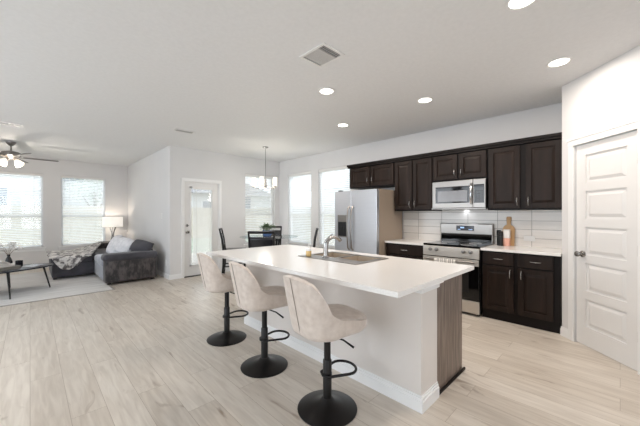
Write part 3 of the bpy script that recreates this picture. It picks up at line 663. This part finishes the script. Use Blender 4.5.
# ------------------------------------------------------------------ bar stools (seat looks +X)
def bar_stool(label):
    r = empty('bar_stool', (0, 0, 0), 0, label, 'bar stool', 'velvet bar stools along the island')
    MB().lathe([(0, 0), (.203, 0), (.205, .006), (.19, .014), (.12, .03), (.055, .052), (.034, .075), (0, .078)], seg=48).build('base', 'blackmetal', r, 35)
    MB().lathe([(0, .07), (.030, .07), (.030, .33), (.027, .335), (0, .335)], seg=20).build('lower_column', 'blackmetal', r, 40)
    MB().lathe([(0, .33), (.0235, .33), (.0235, .52), (0, .52)], seg=20).build('gas_lift', 'blackmetal', r, 40)
    n = 14; lp = [(.02, .055, .235), (.12, .095, .235)]+[(.14+.09*math.sin(a), .10*math.cos(a), .235) for a in [(i+.5)/n*PI for i in range(n)]]+[(.12, -.095, .235), (.02, -.055, .235)]
    MB().tube(lp, .0095, 8).lathe([(.0305, .225), (.033, .225), (.033, .245), (.0305, .245)], seg=20).tube([(.02, .055, .235), (-.02, .045, .235), (-.038, 0, .235), (-.02, -.045, .235), (.02, -.055, .235)], .0095, 8).build('footrest', 'blackmetal', r, 50)
    MB().tube([(.02, -.04, .50), (.06, -.10, .485), (.10, -.16, .445)], [.006, .006, .008], 8).build('height_lever', 'blackmetal', r, 50)
    MB().box(-.09, .09, -.09, .09, .517, .529, bev=.004).build('seat_plate', 'blackmetal', r)
    # shell: angle runs round the back from one front corner to the other
    def top(th):                       # th 0 = back centre, +-1 = front corners
        t = abs(th)
        if t < .20: return .93-.02*(t/.20)**2
        if t < .66:
            k = (t-.20)/.46; k = 1-(1-k)**1.6 if k > .5 else k*k*(3-2*k)+.17*k*k*2; k = min(k, 1); return .91-.275*k
        return .635-.03*(t-.66)/.34
    def plan(th, zf):                  # superellipse seat outline, flared with height
        a = PI-abs(th)*PI*.90
        ca, sa = math.cos(a), math.sin(a)
        e = .62; fl = 1+.16*zf
        x = .235*math.copysign(abs(ca)**e, ca); y = .215*math.copysign(abs(sa)**e, sa)
        if ca > 0: x = x+.015
        y = math.copysign(y, 1)*(1 if th >= 0 else -1)
        if ca < 0: x *= .93+.30*zf
        return x, y*(1+.09*zf*(1-max(0, zf-.5)*.9))
    def shell(u, v):
        th = u*2-1; zt = top(th); zb = .53
        zb += .03*max(0, (abs(th)-.45)/.55)
        if v < .18:                                    # bottom curling in under the seat
            k = v/.18; s = .55+.45*math.sin(k*PI/2); x, y = plan(th, 0); return (x*s, y*s, zb+.045*(1-math.cos(k*PI/2)))
        k = (v-.18)/.82; z = .575+(zt-.575)*k; x, y = plan(th, (z-.565)/.34)
        return (x, y, z)
    o = MB().surf(shell, 61, 22).build('backrest', 'stoolvelvet', r, 60)
    md = o.modifiers.new('t', 'SOLIDIFY'); md.thickness = .034; md.offset = -1
    b_ = o.modifiers.new('b', 'BEVEL'); b_.width = .012; b_.segments = 3; b_.limit_method = 'ANGLE'; b_.angle_limit = math.radians(50)
    def cush(u, v):
        a = u*2*PI; ca, sa = math.cos(a), math.sin(a); e = .62
        x = .225*math.copysign(abs(ca)**e, ca)+(.02 if ca > 0 else 0); y = .195*math.copysign(abs(sa)**e, sa)
        pr = ((.0, .545), (.8, .54), (.97, .55), (1.0, .58), (1.0, .61), (.97, .635), (.85, .652), (.5, .658), (0, .660))
        i = min(int(v*8), 7); f_ = v*8-i; s, z = [pr[i][q]*(1-f_)+pr[i+1][q]*f_ for q in (0, 1)]
        return (x*s*(1 if ca < 0 else 1.06), y*s, z)
    MB().surf(cush, 48, 17, close_u=True).build('seat', 'stoolvelvet', r, 70)
    for s in (0,):
        pts = []
        for i in range(13):
            th = s*.30; z = .56+(top(th)-.56)*i/12; x, y = plan(th, (z-.565)/.34); pts.append((x*1.012, y*1.012, z))
        MB().tube(pts, .0022, 6).build('piping', 'piping', r, 50)
    return r
s0 = bar_stool('taupe velvet bar stool nearest the wood end of the island')
s0.location = (1.458, 1.412, 0); s0.rotation_euler = (0, 0, math.radians(-8))
dup(s0, (1.472, 2.195, 0), math.radians(-8), 'taupe velvet bar stool in the middle of the row of three')
dup(s0, (1.51, 2.965, 0), math.radians(-6), 'taupe velvet bar stool nearest the patio door, first of the row')

# ------------------------------------------------------------------ dining set
TC = Vector((3.45, 4.98))
r = empty('dining_table', (TC.x, TC.y, 0), 0, 'round clear glass dining table on a black base under the chandelier', 'dining table')
MB().lathe([(0, .878), (.575, .878), (.58, .883), (.575, .888), (0, .888)], seg=56).build('table_top', 'tableglass', r, 30)
for i in range(4):
    a = math.radians(45.5+45+90*i); c, s = math.cos(a), math.sin(a)
    MB().tube([(c*.34, s*.34, 0), (c*.20, s*.20, .45), (c*.26, s*.26, .876)], [.018, .02, .022], 10).build('leg', 'blackmetal', r, 50)
MB().tube([(.2*math.cos(i/24*2*PI), .2*math.sin(i/24*2*PI), .45) for i in range(24)], .012, 8, closed=True).build('ring_brace', 'blackmetal', r, 50)
def dining_chair(label):      # faces +Y
    r = empty('dining_chair', (0, 0, 0), 0, label, 'dining chair', 'black dining chairs round the glass table')
    def bk(s):  # back stile curve
        return [(s*.205, -.24, 0), (s*.20, -.205, .35), (s*.20, -.20, .60), (s*.205, -.23, .85), (s*.21, -.275, 1.05)]
    for s in (-1, 1):
        MB().tube(bk(s), [.019, .02, .02, .018, .016], 8).build('leg', 'blackmetal', r, 50)
        MB().tube([(s*.20, .20, 0), (s*.19, .185, .58)], [.017, .02], 8).build('leg', 'blackmetal', r, 50)
    MB().box(-.22, .22, -.20, .22, .58, .64, bev=.02).build('seat', 'darkvase', r, 40)
    def slab(z0, z1, th):
        def f(u, v):
            z = z0+(z1-z0)*v; x = -.205+.41*u
            yy = -.20-.075*max(0, (z-.6)/.45)**1.4; return (x, yy-.02*math.sin(u*PI)-th, z)
        return f
    m_ = MB().surf(slab(.70, .955, 0), 10, 6).build('backrest', 'darkvase', r, 60); q = m_.modifiers.new('s', 'SOLIDIFY'); q.thickness = .02; q.offset = 0
    m_ = MB().surf(slab(1.015, 1.055, 0), 10, 3).build('top_rail', 'blackmetal', r, 60); q = m_.modifiers.new('s', 'SOLIDIFY'); q.thickness = .024; q.offset = 0
    for (a, b) in (((-.19, .185, .25), (.19, .185, .25)), ((-.19, .185, .32), (-.20, -.205, .32)), ((.19, .185, .32), (.20, -.205, .32)), ((-.20, -.205, .25), (.20, -.205, .25))):
        MB().tube([a, b], .011, 8).build('stretcher', 'blackmetal', r, 50)
    return r
fw_ = Vector((math.cos(YAW), math.sin(YAW))); rt_ = Vector((math.sin(YAW), -math.cos(YAW)))
def cpos(v, k): p = TC+v*k; return (p.x, p.y, 0)
c0 = dining_chair('black dining chair with its back to the island, near side of the table')
c0.location = (2.90, 4.33, 0); c0.rotation_euler = (0, 0, YAW-PI/2)
dup(c0, (3.91, 5.59, 0), YAW+PI/2, 'black dining chair on the far side of the glass table, behind the plant')
dup(c0, (3.87, 4.41, 0), YAW+math.radians(2), 'black dining chair nearest the refrigerator, seen edge on')
dup(c0, (2.935, 5.425, 0), math.radians(-121), 'black dining chair nearest the patio door')
r = empty('potted_plant', (3.50, 5.12, .889), 0, 'small leafy plant in a blue pot on the glass table', 'potted plant')
MB().lathe([(0, 0), (.075, 0), (.095, .04), (.10, .10), (.095, .11), (.085, .105), (0, .10)], seg=28).build('pot', 'pot', r, 40)
def leaves(n, R, z0, zh, size, flat=.5):
    m_ = MB()
    for i in range(n):
        a = random.random()*2*PI; el = .15+random.random()*1.2; rr = R*(.4+.6*random.random())
        d = Vector((math.cos(a)*math.cos(el), math.sin(a)*math.cos(el), math.sin(el)*flat)); c = Vector((0, 0, z0))+d*rr+Vector((0, 0, zh*random.random()))
        side = d.cross(Vector((0, 0, 1))).normalized()*size*.35; up = d*size
        t = bmesh.new(); t.faces.new([t.verts.new(q) for q in (c-up*.5, c+side, c+up*.5-Vector((0, 0, size*.2)), c-side)]); m_._merge(t)
        if i % 6 == 0: m_.tube([(0, 0, z0-.03), c], .0025, 4)
    return m_
leaves(190, .19, .11, .08, .07).build('foliage', 'leaf', r)

# chandelier
r = empty('chandelier', (3.507, 5.193, H), 0, 'five-light nickel chandelier hanging over the dining table', 'chandelier')
MB().lathe([(0, 0), (.062, 0), (.062, -.012), (.02, -.03), (0, -.032)], seg=24).build('canopy', 'nickel', r, 40)
MB().tube([(0, 0, -.03), (0, 0, -.70)], .006, 8).build('rod', 'nickel', r, 50)
MB().lathe([(0, -.66), (.018, -.67), (.022, -.74), (.03, -.80), (.022, -.86), (0, -.885)], seg=20).build('hub', 'nickel', r, 40)
for i in range(5):
    a = math.radians(-44.5+190+72*i); c, s = math.cos(a), math.sin(a)
    ar = MB().tube([(c*.02, s*.02, -.80), (c*.12, s*.12, -.86), (c*.20, s*.20, -.865), (c*.24, s*.24, -.84)], .007, 8).lathe([(0, -.85), (.03, -.845), (.034, -.83), (0, -.828)], c=(c*.24, s*.24, 0), seg=16).build('arm', 'nickel', r, 50)
    MB().lathe([(0, -.828), (.036, -.826), (.041, -.65), (.038, -.65), (.034, -.81), (0, -.815)], c=(c*.24, s*.24, 0), seg=20).build('glass_shade', 'frost', ar, 40)
def point(name, loc, power, col, rad=.05, parent=None):
    l = bpy.data.lights.new(name, 'POINT'); l.energy = power; l.color = col; l.shadow_soft_size = rad
    o = bpy.data.objects.new(name, l); COL.objects.link(o); o.location = loc
    if parent: o.parent = parent
    return o
point('chandelier_bulb', (0, 0, -.95), 14, (1, .92, .82), .12, r)

# ------------------------------------------------------------------ ceiling fixtures
def downlight(x, y, label, first=[None]):
    if first[0]: r = dup(first[0], (x, y, H), 0, label)
    else:
        r = empty('ceiling_light', (x, y, H), 0, label, 'recessed light', 'recessed ceiling lights'); first[0] = r
        MB().lathe([(.075, -.001), (.098, -.001), (.098, -.006), (.090, -.010), (.075, -.006), (.075, -.001)], seg=36).build('trim_ring', 'white', r, 40)
        MB().lathe([(0, -.004), (.0745, -.004)], seg=36).build('lens', 'canlens', r)
        l = bpy.data.lights.new('downlight_lamp', 'AREA'); l.shape = 'DISK'; l.size = .13; l.energy = 13; l.color = (1, .89, .79)
        o = bpy.data.objects.new('downlight_lamp', l); COL.objects.link(o); o.parent = r; o.location = (0, 0, -.013)
    return r
downlight(2.414, 2.35, 'round recessed light beyond the square vent, over the island')
downlight(3.468, 1.685, 'round recessed light in front of the tall cabinet by the microwave')
downlight(3.516, 3.061, 'round recessed light in front of the refrigerator')
downlight(3.488, .397, 'round recessed light nearest the pantry wall')
downlight(2.306, .452, 'round recessed light cut by the top of the picture')
def vent(x, y, sx, sy, label, kind):
    r = empty('ceiling_vent', (x, y, H), 0, label, 'ceiling vent')
    m_ = MB(); b = .026
    for q in ((-sx, sx, -sy, -sy+b), (-sx, sx, sy-b, sy), (-sx, -sx+b, -sy+b, sy-b), (sx-b, sx, -sy+b, sy-b)): m_.box(q[0], q[1], q[2], q[3], -.010, -.001, bev=.002)
    m_.build('frame', 'white', r)
    B(-sx+b, sx-b, -sy+b, sy-b, -.003, -.001).build('backing', 'ventshade_sill', r)  # dark plate standing in for the shade inside the vent
    m_ = MB()
    if kind == 'square':
        ax, ay = sx-b, sy-b
        for k in range(3):        # dark louvres one side
            yy = -ay+.012+k*.02; m_.box(-ax, ax, yy, yy+.004, -.009, -.003)
        m_.box(-ax, ax, -ay+.062, -ay+.075, -.010, -.003)
        for k in range(12):
            yy = -ay+.078+k*.014; m_.box(-ax, ax, yy, yy+.0125, -.008, -.004, mx=None)
    else:
        L_ = sx-b; n = int(2*(sy-b)/.016)
        for k in range(n): yy = -sy+b+.004+k*.016; m_.box(-L_, L_, yy, yy+(.004 if kind == 'bars' else .006), -.008, -.003)
        if kind == 'bars':
            for xx in (-L_/3, L_/3): m_.box(xx-.012, xx+.012, -sy+b, sy-b, -.0105, -.003)
    m_.build('louvers', 'ventgrey', r)
    return r
vent(1.845, 1.853, .135, .155, 'square white ceiling vent with dark louvers over the island', 'square')
vent(1.86, 5.16, .16, .075, 'small white ceiling register in front of the patio door', 'plain')
vent(-.30, 6.66, .22, .09, 'white ceiling register with dark slots near the ceiling fan', 'bars')

# ceiling fan
r = empty('ceiling_fan', (-.265, 8.30, H), 0, 'five-blade ceiling fan with lit glass shades in the living room', 'ceiling fan')
MB().lathe([(0, 0), (.075, 0), (.07, -.03), (.03, -.075), (0, -.08)], seg=28).build('canopy', 'fanmetal', r, 40)
MB().tube([(0, 0, -.07), (0, 0, -.20)], .013, 10).build('downrod', 'fanmetal', r, 50)
MB().lathe([(0, -.17), (.04, -.175), (.13, -.20), (.145, -.23), (.14, -.27), (.09, -.30), (.06, -.33), (0, -.335)], seg=32).build('motor_housing', 'fanmetal', r, 40)
for i in range(5):
    a = math.radians(2+72*i); R_ = Matrix.Rotation(a, 4, 'Z') @ Matrix.Translation((0, 0, -.285)) @ Matrix.Rotation(math.radians(15), 4, 'X')
    poly = [(.17, -.045), (.30, -.06), (.60, -.068), (.68, -.055), (.70, 0), (.68, .055), (.60, .068), (.30, .06), (.17, .045)]
    bl = MB().prism(poly, -.007, .007, mx=R_, bev=.002).build('blade', 'fanblade', r)
    MB().box(.09, .22, -.018, .018, -.012, -.004, bev=.003, mx=R_).build('blade_bracket', 'fanmetal', bl)
for i in range(4):
    a = math.radians(0+90*i-44); c, s = math.cos(a), math.sin(a)
    ar = MB().tube([(c*.03, s*.03, -.33), (c*.08, s*.08, -.345), (c*.10, s*.10, -.36)], .009, 8).build('lamp_arm', 'fanmetal', r, 50)
    R_ = Matrix.Translation((c*.105, s*.105, -.35)) @ Matrix.Rotation(a, 4, 'Z') @ Matrix.Rotation(math.radians(-38), 4, 'Y')
    MB().lathe([(.018, 0), (.035, -.015), (.055, -.06), (.066, -.11), (.062, -.11), (.03, -.04), (0, -.02)], mx=R_, seg=20).build('glass_shade', 'frost', ar, 40)
point('fan_bulb', (0, 0, -.56), 26, (1, .9, .78), .1, r)

# switch plates
def plate(loc, horiz, label):
    r = empty('light_switch', loc, 0, label, 'light switch')
    B(-.006, -.0005, -.04, .04, -.06, .06, bev=.002).build('plate', 'white', r); B(-.009, -.006, -.016, .016, -.033, .033, bev=.001).build('rocker', 'white', r)
plate((2.03, 6.95, 1.30), 0, 'white light switch on the side wall between sofa and patio door')
tag(B(2.0235, 2.0295, 6.60, 6.68, .26, .38, bev=.002).build('outlet_plate', 'white'), 'white outlet plate low on the wall by the sofa arm', 'outlet')

# ------------------------------------------------------------------ living room
r = empty('area_rug', (-.45, 7.75, 0), 0, 'large pale grey abstract rug under sofa and coffee table', 'rug')
B(-1.6, 1.49, -1.47, 1.6, 0, .010, bev=.003).build('pile', 'rug', r); B(-1.6, 1.49, -1.505, -1.47, 0, .009, bev=.002).box(1.49, 1.52, -1.505, 1.6, 0, .009).build('border', 'rugline', r)
# sectional sofa: long side on the right wall, chaise towards the windows
r = empty('sectional_sofa', (1.45, 8.0, .011), 0, 'charcoal crushed velvet sectional sofa with chaise', 'sofa'); sx, sy = 1.45, 8.0
def sb(x0, x1, y0, y1, z0, z1, bev): return MB().box(x0-sx, x1-sx, y0-sy, y1-sy, z0, z1, bev=bev, seg=4)
def soft(o, lv=2, st_=.012, sc_=3.5, seed=0):
    s_ = o.modifiers.new('sub', 'SUBSURF'); s_.levels = lv; s_.render_levels = lv; return o
for (x, y) in ((1.06, 6.75), (1.80, 6.75), (.36, 8.05), (.36, 9.15), (1.80, 9.2)): B(x-sx-.03, x-sx+.03, y-sy-.03, y-sy+.03, 0, .045).build('foot', 'blackmetal', r)
sb(1.0, 1.86, 6.90, 9.35, .04, .30, .02).build('base', 'seatlit', r, 60)
sb(.31, .999, 7.99, 9.30, .04, .30, .02).build('chaise_base', 'sofatop', r, 60)
sb(.99, 1.86, 6.66, 6.93, .035, .47, .03).build('arm', 'sofavelvet', r, 60)
o = sb(.955, 1.88, 6.625, 6.96, .43, .575, .065).build('arm_pad', 'sofatop', r, 80)
o = sb(.985, 1.60, 6.945, 8.0, .29, .455, .06).build('seat_cushion', 'seatlit', r, 80)
sb(.985, 1.60, 8.01, 9.3, .29, .455, .05).build('seat_cushion', 'sofatop', r, 80)
sb(.29, .98, 7.975, 9.30, .29, .44, .05).build('chaise_cushion', 'sofatop', r, 80)
sb(1.68, 1.88, 6.97, 9.45, .28, .60, .05).build('back_frame', 'sofavelvet', r, 80)
sb(1.20, 1.70, 9.25, 9.50, .04, .60, .05).build('back_frame', 'sofavelvet', r, 80)
sb(1.50, 1.78, 7.0, 8.0, .44, .71, .10).build('back_cushion', 'sofatop', r, 80)
sb(1.50, 1.78, 8.03, 9.2, .44, .73, .10).build('back_cushion', 'sofatop', r, 80)
def pillow(loc, rot, w_, h_, m_, label, name='throw_pillow', grp=None, th=.09):
    def f(s):
        def g_(u, v):
            x = (u-.5)*2; y = (v-.5)*2; k = (1-abs(x)**2.4)*(1-abs(y)**2.4); k = max(k, 0)**.45
            pin = 1-.07*(abs(x*y))
            return (x*w_/2*(1+.0*k)*pin, s*k*th, y*h_/2*pin)
        return g_
    o = MB().surf(f(1), 17, 17).surf(f(-1), 17, 17).build(name, m_, None, 80); o.location = loc; o.rotation_euler = rot
    bm_ = bmesh.new(); bm_.from_mesh(o.data); bmesh.ops.remove_doubles(bm_, verts=bm_.verts, dist=.0005); bmesh.ops.recalc_face_normals(bm_, faces=bm_.faces); bm_.to_mesh(o.data); bm_.free()
    return tag(o, label, 'pillow', grp)
R = math.radians
pillow((1.34, 7.66, .64), (R(-24), R(10), R(-74)), .54, .42, 'pillow', 'largest pale grey pillow leaning on the sofa back')
pillow((1.42, 8.2, .64), (R(-20), R(-4), R(-84)), .48, .46, 'pillow', 'pale grey pillow behind the largest one, towards the lamp')
pillow((1.42, 7.30, .67), (R(-30), R(14), R(-62)), .40, .36, 'pillow', 'pale pillow half hidden by the dark pillow near the arm')
pillow((1.66, 6.99, .665), (R(-40), R(12), R(-50)), .44, .28, 'sofatop', 'charcoal pillow lying next to the sofa arm')
# faux fur throw
def fur(u, v):
    from mathutils import noise
    x = .27+u*(.52+.50*(1-v)**.8); yb = 9.12
    L_ = 1.10+.30; d = v*L_           # distance from the back edge towards the front
    fr = 7.955
    w0 = .08*math.sin(u*5)
    drop = max(0., 1-abs((u-.52)/.44)**2.2)*.27
    y = yb-(yb-fr)*min(1, v/.78); ztop = .47+.17*max(0, (x-.75)/.5)*max(0, 1-v*1.0)+.02
    n = noise.noise(Vector((x*5, y*5, v*3)))*.022
    if v < .78: z = ztop+n
    else: z = .465-drop*(v-.78)/.22; y = fr-.018+n*.6
    if v < .78 and v > .72: z -= .02*(v-.72)/.06
    return (x+noise.noise(Vector((y*4, x*3, 5)))*.03, y, z)
o = MB().surf(fur, 50, 50).build('throw_blanket', 'fur', None, 80); q = o.modifiers.new('s', 'SOLIDIFY'); q.thickness = .022; q.offset = 1
tag(o, 'grey and cream faux fur throw spread over the chaise', 'blanket')
# table lamp in the corner on a side table
r = empty('side_table', (1.62, 9.78, 0), 0, 'small dark side table in the corner behind the sofa', 'side table')
MB().box(-.2, .2, -.2, .2, .57, .60, bev=.005).build('table_top', 'darkvase', r)
for a in (-1, 1):
    for b in (-1, 1): MB().box(a*.17-.015, a*.17+.015, b*.17-.015, b*.17+.015, 0, .57).build('leg', 'blackmetal', r)
r = empty('table_lamp', (1.62, 9.78, .601), 0, 'lit table lamp with a drum shade and curved metal base in the corner', 'table lamp')
MB().lathe([(0, 0), (.08, 0), (.08, .012), (0, .014)], seg=24).build('lamp_base', 'nickel', r, 40)
for s in (-1, 1):
    MB().tube([(s*.045*rt_.x, s*.045*rt_.y, .01), (s*.02*rt_.x, s*.02*rt_.y, .14), (s*.03*rt_.x, s*.03*rt_.y, .24), (s*.085*rt_.x, s*.085*rt_.y, .40)], [.016, .012, .012, .02], 8).build('curved_stem', 'nickel', r, 50)
MB().tube([(0, 0, .01), (0, 0, .50)], .006, 8).build('rod', 'nickel', r, 50)
MB().lathe([(.235, .40), (.225, .655), (.221, .655), (.231, .40)], seg=36).build('lamp_shade', 'lampshade', r, 40)
point('lamp_bulb', (0, 0, .55), 5, (1, .88, .74), .05, r)
# coffee table
CA = R(13); r = empty('coffee_table', (-.55, 7.20, .011), CA, 'oval black coffee table with slim tapered legs on the rug', 'coffee table')
MB().prism([(.87*math.cos(a), .42*math.sin(a)) for a in [i/56*2*PI for i in range(56)]], .385, .410, bev=.006).build('table_top', 'tabletop', r, 35)
for (x, y, dx, dy) in ((.216, -.36, -.02, -.25), (.74, -.0, .055, -.15), (-.55, -.24, -.14, -.16), (.35, .30, .05, .14), (-.55, .24, -.14, .16)):
    MB().tube([(x, y, .385), (x+dx, y+dy, .0)], [.016, .010], 8).build('leg', 'blackmetal', r, 50)
def ontable(px, py): return (px, py, .422)
r = empty('serving_tray', (-.31, 7.12, .4215), R(35), 'silver tray holding a white box on the coffee table', 'tray')
MB().box(-.16, .16, -.12, .12, 0, .01, bev=.003).box(-.16, .16, -.12, -.11, .01, .05).box(-.16, .16, .11, .12, .01, .05).box(-.16, -.15, -.12, .12, .01, .05).box(.15, .16, -.12, .12, .01, .05).build('tray_body', 'silver', r)
tag(B(-.11, .11, -.08, .08, 0, .075, bev=.006, mx=Matrix.Translation((-.32, 7.13, .4325)) @ Matrix.Rotation(R(35), 4, 'Z')).build('keepsake_box', 'paper'), 'white box sitting in the silver tray', 'box')
bk = MB().box(-.10, .10, -.012, .012, 0, .16, bev=.003, mx=Matrix.Translation((-.32, 7.12, .520)) @ Matrix.Rotation(R(-35), 4, 'Z') @ Matrix.Rotation(R(68), 4, 'X')).build('book', 'paper'); tag(bk, 'white book lying tilted on top of the white box', 'book')
r = empty('flower_vase', (-.27, 7.56, .4215), 0, 'near-black vase of white blossom branches on the coffee table', 'vase')
MB().lathe([(0, 0), (.03, 0), (.045, .03), (.052, .07), (.035, .13), (.018, .17), (.024, .20), (.018, .20), (.012, .17), (0, .17)], seg=22).build('vase_body', 'darkvase', r, 40)
m_ = MB(); tips = []
for k in range(7):
    a = k*.9+.3; L_ = .16+.05*(k % 3); p = [(0, 0, .18), (.35*L_*math.cos(a), .35*L_*math.sin(a), .18+.5*L_), (L_*math.cos(a), L_*math.sin(a), .19+(.75+.1*(k % 2))*L_)]; m_.tube(p, [.003, .0025, .0015], 5); tips += [Vector(p[2]), (Vector(p[1])+Vector(p[2]))/2]
m_.build('branches', 'bark', r)
m_ = MB()
for t_ in tips:
    for j in range(4):
        c = t_+Vector((random.uniform(-.03, .03), random.uniform(-.03, .03), random.uniform(-.02, .025))); m_.sphere(c, .021, (1, 1, .6), u=8, v=5)
m_.build('blossom', 'petal', r, 60)
r = empty('candle', (-.14, 7.55, .4215), 0, 'short black jar candle on the coffee table', 'candle')
MB().lathe([(0, 0), (.048, 0), (.05, .005), (.05, .085), (.044, .085), (.044, .05), (0, .05)], seg=24).build('jar', 'darkvase', r, 40)
MB().lathe([(0, .062), (.043, .062), (.043, .052)], seg=24).build('wax', 'plastic_dk', r)
tag(B(-.14, .14, -.10, .10, 0, .008, bev=.002, mx=Matrix.Translation((.045, 7.30, .4215)) @ Matrix.Rotation(R(58), 4, 'Z')).build('magazine', 'magazine'), 'open pale magazine near the tip of the coffee table', 'magazine')
bpy.context.view_layer.update()
